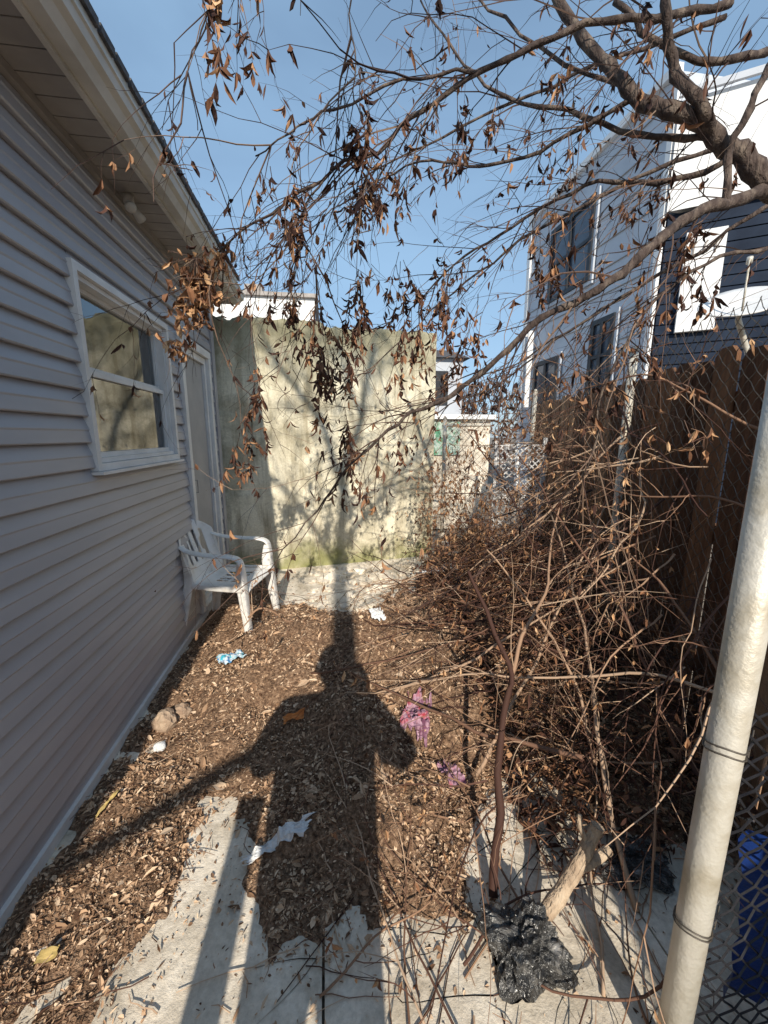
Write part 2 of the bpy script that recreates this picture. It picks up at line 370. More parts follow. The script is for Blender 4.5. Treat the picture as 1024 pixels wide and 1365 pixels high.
# ---------------------------------------------------------------- wooden fence
def fx(y): return 1.71+(y-1.43)*.261
fd=V((.261,1,0)).normalized();fn=V((fd.y,-fd.x,0))
s=Acc();L=-4.6
p0=V((fx(1.43),1.43,0))
while L<3.7:
    w=.135;h=1.86+.035*U(-1,1);t=.018;c=p0+fd*L+fn*U(-.010,.010)
    ln=U(-.012,.012)
    b=len(s.v)
    for oo in(0,t):
        q=c+fn*oo
        s.v+=[q,q+fd*w,q+fd*(w+ln)+V((0,0,h-.035)),q+fd*(w-.035+ln)+V((0,0,h)),q+fd*(.035+ln)+V((0,0,h)),q+fd*ln+V((0,0,h-.035))]
    s.f.append(tuple(b+i for i in range(6)));s.f.append(tuple(b+6+i for i in reversed(range(6))))
    for i in range(6):
        k=(i+1)%6;s.f.append((b+i,b+6+i,b+6+k,b+k))
    L+=w+U(.006,.020)
for z in(.35,1.0,1.6):
    a=p0+fd*-4.6+fn*.03;e=p0+fd*3.7+fn*.03
    b=len(s.v)
    for q in(a,e):
        for (o1,o2) in((0,0),(.04,0),(.04,.09),(0,.09)):s.v.append(q+fn*o1+V((0,0,z+o2)))
    s.f+=[(b,b+1,b+5,b+4),(b+1,b+2,b+6,b+5),(b+2,b+3,b+7,b+6),(b+3,b,b+4,b+7)]
s.obj('wooden_fence',m_wood)
def chain(name,a,b,z0,z1,pitch,posts,mat,rad=.0018,rail=True,barb=True,postr=.024,pmat=None):
    root=empty(name);a=V(a);b=V(b);d=(b-a);Ln=d.length;d.normalize();nn=V((d.y,-d.x,0))
    s=Acc();h=z1-z0
    k=-int(h/pitch)-1
    while k*pitch<Ln:
        for sg in(1,-1):
            u0=k*pitch;pts=[]
            N=int(h/(pitch/2))
            for i in range(N+1):
                z=i*pitch/2;u=u0+z if sg==1 else Ln-(u0+z)
                if 0<=u<=Ln:pts.append(a+d*u+nn*(.003 if (i%2) else -.003)*sg+V((0,0,z0+z))+nn*.02*noise.noise((u*1.5,z*1.5,3)))
            if len(pts)>1:
                s.tube(pts,rad,3)
                if barb and abs(pts[-1].z-z1)<pitch:
                    s.tube([pts[-1],pts[-1]+V((d*sg*.5+V((0,0,1))))*.035],rad,3)
        k+=1
    s.obj('mesh_wires',mat,root)
    s=Acc()
    for u in posts:
        q=a+d*u;s.tube([q+V((0,0,-.02)),q+V((0,0,z1+.02))],postr,12);s.tube([q+V((0,0,z1+.02)),q+V((0,0,z1+.05))],[postr*1.2,postr*.4],12)
    if rail:
        s.tube([a+V((0,0,z1-.05)),b+V((0,0,z1-.05))],.016,8)
    s.obj('posts_and_rail',pmat or m_galv,root,True)
    return root
q0=p0-fn*.13
chain('chain_link_fence',q0+fd*-.3,q0+fd*3.1,.1,1.96,.065,[1.08,3.3],m_wire,.0017,rail=False)
chain('chain_link_fence',(1.30,4.45,0),(1.78,4.25,0),.2,1.66,.065,[.03],m_galv,.0024)
lt=empty('white_lattice_panel');a=V((1.68,3.80,0));b=V((2.08,3.66,0));d=(b-a);Ln=d.length;d.normalize();nn=V((d.y,-d.x,0))
ML=Matrix(((d.x,nn.x,0,a.x),(d.y,nn.y,0,a.y),(0,0,1,0),(0,0,0,1)))
s=Acc();z0,z1=.45,1.40
for k in range(-22,8):
    for sg in(1,-1):
        u0=k*.06;za=max(0,-u0);zb=min(z1-z0,Ln-u0)
        if zb-za<.03:continue
        ua,ub=u0+za,u0+zb
        if sg==-1:ua,ub=Ln-ua,Ln-ub
        off=.004*sg
        P=[(ua,za),(ub,zb)];w=.0042;bb=len(s.v)
        for (u,z) in P:
            for (o1,o2) in((-w,-.002),(w,-.002),(w,.002),(-w,.002)):
                s.v.append(ML@V((u-o1*sg,off+o2,z0+z+o1)))
        s.f+=[(bb,bb+1,bb+5,bb+4),(bb+1,bb+2,bb+6,bb+5),(bb+2,bb+3,bb+7,bb+6),(bb+3,bb,bb+4,bb+7)]
s.box(-.025,0,-.012,.012,0,z1+.05,ML);s.box(Ln,Ln+.035,-.012,.012,0,z1+.08,ML);s.box(0,Ln,-.008,.008,z1,z1+.015,ML)
s.obj('lattice',m_white,lt)
s=Acc();c=V((2.02,2.42,.0));s.box(-.03,.03,-.02,.02,1.1,1.82,Matrix.Translation(c)@Matrix.Rotation(-.25,4,'Z'));s.obj('sunlit_timber_post',m_sunlit_wood)  # unpainted timber, its sunlit look comes from the material colour
gp=empty('chain_link_gate')
s=Acc()
pp=V((.775,.595,0));s.tube([pp+V((0,0,-.02)),pp+V((.0,0,.6)),pp+V((.0,0,1.9))],.0315,20)
s.tube([pp+V((0,0,1.9)),pp+V((0,0,1.93)),pp+V((0,0,1.95))],[.036,.034,.01],20)
s.obj('gate_post',m_galv,gp,True)
s=Acc()
for z in(.9,.885,.45,.44):
    s.tube([pp+V((math.cos(t)*.034,math.sin(t)*.034,z+.006*math.sin(t*2))) for t in[i*.4 for i in range(17)]],.0018,4)
    s.tube([pp+V((.034,0,z)),pp+V((.06,.0,z-.03)),pp+V((.075,.01,z+.01))],.0018,4)
s.obj('wire_ties',m_wire,gp,True)
s=Acc();a=V((.815,.60,0));pit=.05
for k in range(-18,16):
    for sg in(1,-1):
        pts=[]
        for i in range(39):
            z=i*.025;u=k*pit+z if sg==1 else .8-(k*pit+z)
            if 0<=u<=.8:pts.append(a+V((u,-.06*u+(.003 if i%2 else -.003)*sg+.03*noise.noise((u*4,z*4,1)),.02+z+.01*noise.noise((u*9,z*9,1)))))
        if len(pts)>1:s.tube(pts,.0027,4)
s.obj('gate_mesh',m_blackwire,gp)
vs2=[];fs2=[]
for j in range(25):
    for i in range(21):
        u=i/20;v=j/24
        vs2.append((1.0+.03*math.sin(v*5)+u*.6,.66+.02*math.sin(u*30+v*3)+.02*noise.noise((u*6,v*6,0)),.03+v*.55))
for j in range(24):
    for i in range(20):
        a_=j*21+i;fs2.append((a_,a_+1,a_+22,a_+21))
mesh('blue_tarp',vs2,fs2,m_tarp,None,True)
# ---------------------------------------------------------------- background buildings
tb=empty('modern_townhouse')
def prism(name,foot,z0,z1,mat,parent):
    n=len(foot);v=[(x,y,z0) for x,y in foot]+[(x,y,z1) for x,y in foot]
    f=[(i,(i+1)%n,n+(i+1)%n,n+i) for i in range(n)]+[tuple(range(n,2*n))]
    return mesh(name,v,f,mat,parent)
B=V((5.15,6.1,0));A=B+V((.828,-.56,0))*6.5;fdir=(A-B).normalized();fnm=V((fdir.y,-fdir.x,0))
if fnm.y>0:fnm=-fnm
prism('grey_block',[(5.15,6.1),(12,6.1),(12,10.3),(5.15,10.3)],-.03,6.6,m_grey,tb)
prism('navy_block',[(B.x+.01,B.y-.01),(A.x,A.y),(14,3),(12.9,6.05)],-.03,4.75,m_navy,tb)
prism('white_upper_block',[(B.x-.05,B.y-.1),(A.x-.05,A.y-.1),(14.1,2.9),(12.9,6.06)],4.755,6.15,m_wht,tb)
s=Acc();z=.5
MB=Matrix.Translation(B)@Matrix(((fdir.x,fnm.x,0,0),(fdir.y,fnm.y,0,0),(0,0,1,0),(0,0,0,1)))
while z<4.6:
    s.box(0.05,6.4,.012,.032,z,z+.012+.12,MB);z+=.15
s.obj('cladding_boards',m_navy,tb)
s=Acc();s.box(.30,.78,.04,.12,3.05,4.42,MB);s.obj('white_panel',m_wht,tb)
s=Acc()
for u in(.40,.53,.66):s.tube([MB@V((u,.125,4.10)),MB@V((u,.135,4.22)),MB@V((u+.03,.135,4.27))],.014,6)
s.obj('panel_vents',m_soffit,tb)
s=Acc();s.box(.0,6.4,.15,.20,6.16,6.24,MB);s.obj('parapet_cap',m_grey,tb)
s=Acc();s.box(5.08,5.2,6.12,10.35,6.6,6.72);s.box(5.09,5.145,6.05,6.15,0,6.59);s.box(5.09,5.145,10.2,10.34,0,6.59);s.obj('trim',m_wht,tb)
s=Acc()
for z in[.45*i for i in range(2,15)]:s.box(5.13,5.148,6.17,10.18,z,z+.012)
s.obj('cladding_joints',m_soffit,tb)
s=Acc();gl=Acc();cs=Acc()
for (a,b,c,d) in((7.75,9.2,4.45,5.9),(6.9,7.5,2.3,3.6),(8.6,9.6,1.9,3.2)):
    gl.box(5.10,5.125,a,b,c,d)
    frame(s,a-.02,b+.02,c-.02,d+.02,.09,5.06,5.122)
    s.box(5.055,5.09,(a+b)/2-.035,(a+b)/2+.035,c+.06,d-.06);s.box(5.06,5.088,a+.06,b-.06,(c+d)/2-.03,(c+d)/2+.03)
    frame(cs,a-.09,b+.09,c-.09,d+.09,.065,5.09,5.128)
s.obj('window_frames',m_winf,tb);gl.obj('window_panes',m_pane,tb);cs.obj('window_casings',m_grey,tb)
s=Acc()
for y in(9.75,9.95):s.box(4.95,5.089,y,y+.05,2.2,4.0)
s.obj('fins',m_wht,tb)
dr=empty('satellite_dish');vs3=[];fs3=[]
nrm=V((-.42,-.42,.80)).normalized();aa=nrm.cross(V((0,0,1))).normalized();bb=nrm.cross(aa);cc=V((2.70,2.45,2.38))
vs3.append(cc-nrm*.05)
for r in range(1,7):
    for k in range(32):
        t=k/32*6.2832;rr=r/6*.20;vs3.append(cc+(aa*math.cos(t)*1.15+bb*math.sin(t))*rr+nrm*(rr*rr*.7-.05))
for k in range(32):fs3.append((0,1+k,1+(k+1)%32))
for r in range(5):
    for k in range(32):
        a_=1+r*32;k2=(k+1)%32;fs3.append((a_+k,a_+32+k,a_+32+k2,a_+k2))
o=mesh('reflector',vs3,fs3,m_dish,dr,True);md=o.modifiers.new('s','SOLIDIFY');md.thickness=.008
s=Acc();s.tube([cc-nrm*.05,cc-nrm*.15,V((2.95,2.5,1.9)),V((2.95,2.5,0))],.018,10);s.tube([cc+bb*.20,cc+nrm*.24],.006,6);s.tube([cc+nrm*.24,cc+nrm*.20],.016,8);s.obj('mast_and_arm',m_galv,dr,True)
rh=empty('white_row_house')
s=Acc();s.box(-4.6,-.2,12.4,17,0,5.3);s.obj('walls',m_wht,rh)
s=Acc();s.box(-4.7,-.1,12.3,17.1,5.3,5.40);s.box(-2.2,-1.7,13,13.5,5.40,5.8);s.obj('cornice_and_chimney',m_brick,rh)
s=Acc();
for x in(-3.6,-1.6):s.box(x,x+.8,12.37,12.395,3.2,4.6)
s.obj('windows',m_winf,rh)
rh2=empty('grey_row_house');s=Acc();s.box(1.9,4.6,13.5,18,0,4.0);s.obj('walls',m_grey,rh2)
s=Acc();v=[V((1.7,13.3,4.0)),V((4.8,13.3,4.0)),V((4.8,18.2,4.0)),V((1.7,18.2,4.0)),V((1.7,15.7,4.7)),V((4.8,15.7,4.7))];s.v=v;s.f=[(0,1,5,4),(2,3,4,5),(0,4,3),(1,2,5),(0,3,2,1)];s.obj('roof',m_shingle,rh2)
s=Acc();
for x in(2.3,3.5):s.box(x,x+.6,13.47,13.495,2.5,3.6)
s.obj('windows',m_winf,rh2)
sh=empty('garden_shed');s=Acc();s.box(1.5,2.6,6.2,7.6,0,1.75);s.obj('walls',m_slab,sh)
s=Acc();s.box(1.45,2.65,6.1,7.7,1.75,1.82);s.obj('roof',m_wht,sh);s=Acc();s.box(1.55,2.1,6.17,6.19,1.2,1.72);s.obj('painted_board',m_green,sh)
s=Acc()
for i in range(2500):
    x=U(-10,16);y=U(22,26);top=3.9+1.3*noise.noise((x*.35,1,1))+.6*noise.noise((x*1.3,1,1))
    z=top*(1-rnd()**2.0);p=V((x,y,z));s.tube([p,p+V((U(-.4,.4),0,U(.3,.9)))],[.04,.012],3)
    if rnd()<.7:s.flake(p,U(.1,.3),1)
s.obj('distant_trees',m_twig)
# ---------------------------------------------------------------- tree over the fence
tw=Acc();lf=Acc();lb=Acc()
def perp(t):
    a=t.cross(V((U(-1,1),U(-1,1),U(-1,1))))
    return a.normalized() if a.length>.01 else V((1,0,0))
def strand(T,LF,p,d,length,r,droop,lvl,leafp,n=8,side=.5,lsz=.06):
    d=d.normalized();pts=[p.copy()];rs=[r];q=p.copy();st=length/n
    for i in range(n):
        d=(d+perp(d)*U(0,.26)+V((0,0,-droop))).normalized();q=q+d*st;pts.append(q.copy());rs.append(r*(1-.75*(i+1)/n))
        if lvl>0 and rnd()<side:
            strand(T,LF,q,(d*.8+perp(d)*.7),length*U(.3,.6),r*.6,droop,lvl-1,leafp,max(4,n-2),side*.8,lsz)
        if rnd()<leafp*(.3+.7*i/n):
            for _ in range(1 if rnd()<.6 else 3):
                LF.leaf(q,V((U(-.5,.5),U(-.5,.5),-1)),lsz*U(.4,1.2),lsz*U(.14,.36),U(-1.3,1.6),U(.3,1.6))
    T.tube(pts,rs,4 if r>.002 else 3)
C=lambda t:[(float(a)/100,float(b)/100,float(c)/100) for a,b,c in (w.split() for w in t.strip(',').split(','))]
limbs=[
("232 120 150,215 140 205,194 154 241,167 148 242,156 152 254,148 154 260,133 158 269,123 167 279,113 177 297,100 189 326,89 201 350",.052,.016,.25),
("148 154 260,137 152 267,129 156 282,121 155 299,120 159 320",.024,.014,.2),
("167 148 240,144 144 233,125 142 223,110 140 211,94 140 199,78 146 190,61 150 175,45 156 164,32 161 157,14 171 141,-5 180 117,-28 187 87",.024,.002,.8),
("150 158 305,124 156 296,99 157 292,73 159 283,57 160 276,37 166 265,21 172 256,2 178 248,-23 190 238,-43 196 227,-53 200 216",.014,.003,.8),
("148 154 260,133 168 266,106 185 285,80 203 301,64 221 332,53 239 363",.014,.004,.6),
("133 158 269,113 187 300,82 222 349,68 240 378",.011,.004,.5),
("123 167 279,100 184 272,72 198 269,48 213 278,20 225 268,-10 238 254",.010,.002,.9),
("156 152 254,141 164 250,122 184 259,97 201 251,71 212 238,51 222 220,29 233 207",.013,.002,.9),
("166 144 219,143 146 213,124 150 196,109 152 168,109 153 144,98 160 118,71 173 87",.008,.002,.8),
("57 160 276,30 157 267,2 159 257,-11 160 249,-21 160 244",.006,.002,.7),
("144 144 233,147 144 258,159 146 279",.014,.012,.3),
("183 168 303,155 165 293,135 169 298,119 180 321",.016,.01,.4),
("2 178 248,-8 182 232,-2 180 216,0 175 192",.004,.0015,.9),
("40 170 330,16 167 309,13 162 279,14 158 259,19 154 242",.004,.0015,.5),
("-5 165 325,-19 153 291,-31 152 276,-37 150 260,-36 146 241",.004,.0012,.3),
("178 190 330,140 200 320,100 205 305,60 215 290,30 235 285,0 250 270",.011,.002,.8),
("200 200 290,160 215 280,120 235 262,85 250 240,55 265 215,30 270 190",.012,.002,.8),
("195 170 250,160 190 225,130 210 205,100 230 180,70 250 165,40 260 150",.010,.002,.8),
("190 210 240,150 230 215,120 250 195,95 270 185,60 285 170",.008,.002,.8),
]
tree=empty('bare_tree')
mb=Acc()
for t,r0,r1,dens in limbs:
    P=cat(C(t),5)
    L_=len(P)
    P=[p+V((noise.noise(p*7),noise.noise(p*7+V((9,0,0))),noise.noise(p*7+V((0,9,0)))))*.022+V((noise.noise(p*20),noise.noise(p*20+V((9,0,0))),noise.noise(p*20+V((0,9,0)))))*.008 for p in P]
    mb.tube(P,[(r0+(r1-r0)*(i/(L_-1))**.8)*(1+.12*math.sin(i*2.3)) for i in range(L_)],8)
    for i in range(2,L_):
        T=(P[i]-P[i-1]);T.normalize()
        for _ in range(2):
            if rnd()<dens*.38:
                dd=(T*.9+perp(T)*.65+V((-.15,0,-.12)))
                strand(tw,lf,P[i],dd,U(.25,.75),U(.0018,.0044),.05,2,.13,8,.36,.052)
        if rnd()<dens*.20:
            strand(tw,lf,P[i],V((U(-.5,.2),U(-.3,.3),-.8)),U(.12,.4),.002,.12,1,.65,7,.3,.058)
mb.tube(cat([(2.75,1.0,-.05),(2.68,1.02,.8),(2.55,1.08,1.3),(2.32,1.20,1.52)],4),[.11-.003*i for i in range(13)],10)
mb.obj('trunk_and_limbs',m_bark,tree,True)
def cluster(LF,T,c,r,n,ls):
    c=V(c)
    for i in range(n):
        p=c+V((U(-r,r),U(-r,r),U(-r,r)))*(rnd()**.5)
        LF.leaf(p,V((U(-.8,.8),U(-.8,.8),-.8)),ls*U(.5,1.2),ls*U(.25,.6),U(-1.5,1.8),U(.3,1.6))
        if rnd()<.3:T.tube([c+V((0,0,r*.8)),(c+p)*.5+V((0,0,r*.4)),p],.0012,3)
cluster(lb,tw,(-.53,2.0,2.16),.12,140,.055);cluster(lb,tw,(-.58,2.0,2.04),.09,80,.052);cluster(lb,tw,(-.64,2.0,1.88),.05,24,.05)
cluster(lb,tw,(-.42,1.94,2.24),.06,30,.05);cluster(lb,tw,(-.30,1.52,2.78),.05,12,.05)
for c,n in(((-.31,1.9,1.72),4),((-.02,1.8,1.95),5),((.0,1.8,1.8),4),((.37,1.75,1.95),4),((.22,1.7,2.5),3),((-.12,1.62,2.4),3),((-.28,1.5,2.8),2),((.42,2.1,2.3),4),((.6,2.1,2.3),3),((.14,1.6,2.62),3),((.5,1.7,2.1),3),((.15,1.75,2.1),4),((-.15,1.85,2.15),3),((-.35,1.92,1.5),3),((.05,1.85,1.55),3),((.7,1.8,2.0),3),((.9,1.7,2.4),3)):
    for _ in range(n):
        strand(tw,lf,V(c)+V((U(-.06,.06),U(-.05,.05),U(0,.08))),V((U(-.3,.3),U(-.3,.3),-1)),U(.15,.32),.0018,.15,1,.95,9,.3,.055)
tw.obj('twigs',m_twig,tree);lf.obj('hanging_dead_leaves',m_leafd,tree);lb.obj('leaf_clusters',m_leafl,tree)
# ---------------------------------------------------------------- brush
br=empty('brush_pile');T=Acc();LF=Acc();MB2=Acc()
B_=[("161 126 150,148 146 165,140 170 177,132 201 173",.006),("155 116 122,152 138 126,138 160 123,128 183 128",.006),
("50 98 2,56 111 21,63 125 45,68 132 59,65 141 76,57 156 94",.017),("129 99 66,116 121 63,91 138 51,59 156 44,0 185 16",.007),
("134 109 68,136 132 85,134 156 97,126 190 107",.006),("90 114 35,73 126 33,54 139 32,33 163 31,11 191 28",.010),
("86 63 33,77 67 11,60 72 5,42 89 4,27 102 7,7 136 13",.004),("78 65 3,79 74 8,86 85 13",.004),("21 72 6,15 89 8,6 126 11,-2 164 20",.004),
("30 70 3,20 92 5,12 118 10,0 150 16",.0035),("16 66 2,20 95 5,28 120 12,30 150 18",.0035),("-53 252 34,-43 252 40,-25 256 26,-15 242 20",.008),("-70 262 12,-60 256 22,-50 252 35",.006),
("68 132 59,80 140 75,98 160 90,120 190 118",.009),("95 90 0,100 120 30,118 160 62,140 230 100",.010),("60 140 8,90 160 35,130 190 70,170 220 110",.009),
("25 180 20,55 175 34,95 168 60,140 160 95",.008),("-10 200 24,30 190 34,75 180 52,125 175 80",.006),("40 230 34,80 200 48,120 170 60,150 140 70",.007),
("60 260 40,75 220 52,88 170 60,100 120 55",.006),("110 130 10,120 190 60,125 250 105,118 320 150",.009),
("150 120 20,110 150 50,70 190 48,20 240 30",.008),("160 170 120,130 175 95,95 190 70,50 210 46",.006),("165 210 150,140 215 115,110 225 85,80 240 56",.007),
("172 200 130,150 170 115,125 150 105,100 140 85",.006),("180 230 170,165 200 150,150 160 140,142 130 120",.007),("105 125 20,100 140 50,88 150 75,70 165 100",.008),("130 115 30,125 140 70,110 170 110,100 200 140",.008),
("62 78 1,58 96 3,52 120 10,45 150 18",.005),("35 84 2,50 92 5,68 97 4,90 96 3",.005),("-5 84 1,10 92 4,28 96 8,46 112 8",.004),("70 72 1,80 90 4,92 110 12,110 130 26",.005)]
for t,r in B_:
    P=cat(C(t),5);n=len(P)
    P=[p+V((noise.noise(p*6),noise.noise(p*6+V((9,0,0))),.6*noise.noise(p*6+V((0,9,0)))))*.025 for p in P]
    for p in P:p.z=max(p.z,zg(p.x,p.y)+.006)
    MB2.tube(P,[r*(1-.6*i/n) for i in range(n)],6)
    for i in range(1,n):
        if rnd()<.36:
            d=(P[i]-P[i-1]).normalized();strand(T,LF,P[i],d*.7+perp(d)*.8+V((0,0,.12)),U(.15,.5),.0022,.03,1,.10,7,.3,.04)
for i in range(48):
    p=V((U(.75,1.75),U(1.2,3.4),0));p.x=min(p.x,fx(p.y)-.15);p.z=max(zg(p.x,p.y),.0)
    an=U(-.9,.5)+math.pi*(.5 if rnd()<.4 else .95);d=V((math.cos(an),math.sin(an)*.8-.15,U(.15,.7)))
    strand(T,LF,p,d,U(.5,1.0),U(.0022,.006),.10,2,.08,10,.25,.042)
for i in range(80): # low canes sprawling over the bed towards the house and the path
    p=V((U(.45,1.5),U(1.1,3.0),0));p.x=min(p.x,fx(p.y)-.2);p.z=zg(p.x,p.y)+U(.03,.25)
    strand(T,LF,p,V((U(-1,-.2),U(-1,.4),U(-.05,.22))),U(.35,.9),U(.0018,.005),.035,1,.10,10,.3,.04)
for i in range(85):
    y=U(1.1,3.7);p=V((fx(y)-U(.12,.35),y,U(.25,1.55)))
    if p.z>1.0 and y<1.6:p.z*=.7
    strand(T,LF,p,V((-1,U(-.9,.35),U(-.6,.1))),U(.35,1.0),U(.002,.006),.03,2,.10,11,.22,.042)
for i in range(60):
    p=V((U(.75,1.8),U(1.3,3.6),U(.15,1.0)));p.x=min(p.x,fx(p.y)-.12)
    if p.z>.22+.42*(p.x-.5)+.18*p.y*.6:continue
    strand(T,LF,p,V((U(-1,1),U(-1,.6),U(-.4,.4))),U(.4,1.0),U(.0016,.004),.03,1,.12,9,.3,.042)
# loose fallen sticks on the path and bed
for i in range(95):
    x=U(-.6,1.1);y=U(.62,2.4)
    if x<-.2 and rnd()<.5:continue
    an=U(0,6.28);l=U(.08,.34);r=U(.0012,.0032);P=[]
    for k in range(6):
        qx=x+math.cos(an)*l*k/5+.012*noise.noise((k*.7,i,0));qy=y+math.sin(an)*l*k/5+.012*noise.noise((k*.7,i,9))
        P.append(V((qx,qy,zg(qx,qy)+.006+r)))
    T.tube(P,[r*(1-.1*k) for k in range(6)],4)
for v in T.v:
    if v.z<.003:v.z=.003
MB2.obj('branches',m_btwig,br,True);T.obj('twigs',m_btwig,br);LF.obj('dead_leaves',m_leafl,br)
T=Acc()
for i in range(9000):
    x=U(.72,1.75);y=U(1.0,3.4)
    if x>fx(y)-.1:continue
    z=max(0,zg(x,y))+rnd()**1.6*(.16+.30*max(0,min(1,(x-.7)/.6)))
    if rnd()<.6:T.flake(V((x,y,z)),U(.008,.026),1)
    else:
        p=V((x,y,z));d=V((U(-1,1),U(-1,1),U(-.4,.5)))*U(.04,.14);T.tube([p,p+d*.5+V((0,0,.01)),p+d],.002,3)
T.obj('heap',m_leafd,br)
vt=empty('dead_vine_thicket');T=Acc();LF=Acc()
for i in range(500):
    y=U(2.9,4.45);x=U(.95,2.25);x=min(x,fx(y)-.1)
    z=U(.5,1.75) if y>3.8 else U(.35,1.15)
    if x<1.3 and z>1.4:continue
    if x>1.5 and y<3.9 and z>.8:continue
    strand(T,LF,V((x,y,z)),V((U(-.5,.5),U(-.6,.2),U(-1,.3))),U(.15,.45),.002,.12,1,.7,6,.3,.058)
for i in range(60):
    y=U(1.4,4.2);x=fx(y)-.16
    strand(T,LF,V((x,y,U(.6,1.95))),V((-.5,U(-.6,.6),U(-.8,.7))),U(.3,.9),.003,.06,2,.14,9,.35,.05)
T.obj('vines',m_btwig,vt);LF.obj('dead_leaves',m_leafl,vt)
# ---------------------------------------------------------------- cut log + bag + trash
s=Acc();lg=cat([(.60,.895,.035),(.66,.905,.08),(.72,.92,.15),(.77,.93,.23),(.81,.94,.30)],4)
s.tube([p+V((0,0,.004*math.sin(i*2))) for i,p in enumerate(lg)],[.026-.007*i/16+.0015*math.sin(i*1.7) for i in range(17)],14)
s.tube(cat([(.735,.925,.17),(.80,.93,.185),(.865,.945,.195)],4),[.019,.0185,.018,.0175,.017,.0165,.016,.0155,.015],12)
s.tube([V((.78,.93,.24)),V((.755,.95,.30)),V((.76,.96,.33))],[.010,.008,.006],8)
s.obj('cut_log',m_log,None,False)
def crumple(name,c,rx,ry,rz,mat,sub=4,amp=.35,seed=0,freq=3.0,smooth=False):
    b=bmesh.new();bmesh.ops.create_icosphere(b,subdivisions=sub,radius=1)
    for v in b.verts:
        n=v.co.copy();k=1+amp*noise.noise(n*freq*.7+V((seed,0,0)))-amp*.9*abs(noise.noise(n*freq*1.6+V((0,seed,0))))-amp*.35*abs(noise.noise(n*freq*4))
        v.co=V((n.x*rx*k+c[0],n.y*ry*k+c[1],max(.004,n.z*rz*k+c[2])))
    me=bpy.data.meshes.new(name);b.to_mesh(me);b.free();me.materials.append(mat)
    if smooth: me.polygons.foreach_set('use_smooth',[True]*len(me.polygons))
    o=bpy.data.objects.new(name,me);sc.collection.objects.link(o);return o
crumple('plastic_bag',(.535,.835,.05),.125,.10,.10,m_bag,5,.55,3,1.8)
crumple('plastic_bag',(.50,2.35,.26),.14,.10,.06,m_bag,5,.6,9,2.0)
crumple('plastic_bag',(1.05,1.02,.03),.12,.09,.04,m_bag,5,.6,5,2.0)
def sheet(name,c,w,h,rot,amp,mat,seed,N=26,ragged=.25):
    vs=[];fs=[];ca,sa=math.cos(rot),math.sin(rot)
    for j in range(N+1):
        for i in range(N+1):
            u=(i/N-.5)*w;v=(j/N-.5)*h
            k=1+ragged*noise.noise((i*.25+seed,j*.25,0))
            u*=k;v*=1+ragged*2*noise.noise((i*.2,seed,j*.05))
            x=c[0]+u*ca-v*sa;y=c[1]+u*sa+v*ca
            vs.append((x,y,zg(x,y)+.018+c[2]+amp*(noise.noise((u*18,v*18,seed))+.5*noise.noise((u*45,v*45,seed)))))
    for j in range(N):
        for i in range(N):
            a=j*(N+1)+i;fs.append((a,a+1,a+N+2,a+N+1))
    return mesh(name,vs,fs,mat,None,False)
sheet('crumpled_tissue',(-.21,1.24,.01),.22,.045,.15,.02,m_tissue,3,ragged=.6)
sheet('snack_wrapper',(-.62,2.40,.02),.15,.11,.5,.025,m_blue,5)
sheet('snack_wrapper',(.30,2.42,.02),.09,.10,.2,.03,m_tissue,8)
sheet('red_plastic_wrap',(.40,1.66,.01),.12,.24,-.35,.03,m_red,11)
sheet('red_plastic_wrap',(.50,1.42,.01),.10,.10,.3,.03,m_red,15)
sheet('orange_peel',(-.19,1.80,.01),.10,.035,.1,.01,m_orange,2,10)
sheet('yellow_leaf',(-.90,1.50,.01),.016,.10,-.4,.006,m_yellow,2,10)
sheet('yellow_foam_scrap',(-.83,1.02,.01),.05,.035,.1,.01,m_yellow,4,8)
sheet('white_plastic_sheet',(1.0,3.3,.05),.35,.18,-.2,.03,m_tissue,20)
crumple('stone',(-.86,1.97,.06),.065,.055,.06,m_stone,3,.3,2,1.5)
crumple('stone',(-.80,2.05,.05),.05,.05,.045,m_stone,3,.3,7,1.5)
crumple('stone',(-.83,1.82,.03),.03,.025,.02,m_tissue,3,.3,8,1.5)
# ---------------------------------------------------------------- plastic chair
ch=empty('plastic_garden_chair',(-.74,3.05,.035));ch.rotation_euler=(0,0,math.radians(-14))
def grid(fn,nu,nv,skip=None):
    v=[];f=[]
    for j in range(nv+1):
        for i in range(nu+1):v.append(V(fn(i/nu,j/nv)))
    for j in range(nv):
        for i in range(nu):
            if skip and skip(i,j):continue
            a=j*(nu+1)+i;f.append((a,a+1,a+nu+2,a+nu+1))
    return v,f
def part(name,v,f,th=.006):
    o=mesh(name,v,f,m_chair,ch,True);md=o.modifiers.new('sol','SOLIDIFY');md.thickness=th;md.offset=0
    md=o.modifiers.new('sub','SUBSURF');md.levels=1;md.render_levels=1;return o
def seat(u,v):
    x=-.20+.44*u;y=(v-.5)*(.40+.05*u);z=.42-.018*math.cos((v-.5)*3)*math.sin(min(1,u*1.05)*3.14)
    if u>.85:z-=((u-.85)/.15)**2*.035
    if abs(v-.5)>.45:z-=.02
    return(x,y,z)
v,f=grid(seat,20,16,lambda i,j:(6<=i<=14 and j in(4,6,9,11) and i%5!=0));part('seat',v,f)
def back(u,v):
    w=.40+.07*math.sin(v*2.4);yy=(u-.5)*w
    top=.84-.10*abs(2*u-1)**2.6
    z=.41+(top-.41)*v
    x=-.20-.14*v+.09*abs(2*u-1)**2*(.3+.7*v)
    return(x,yy,z)
def bskip(i,j):
    if i in(4,7,10,13) and 5<=j<=14:return True
    if i in(5,12) and 8<=j<=11:return True
    return False
v,f=grid(back,18,18,bskip);part('backrest',v,f)
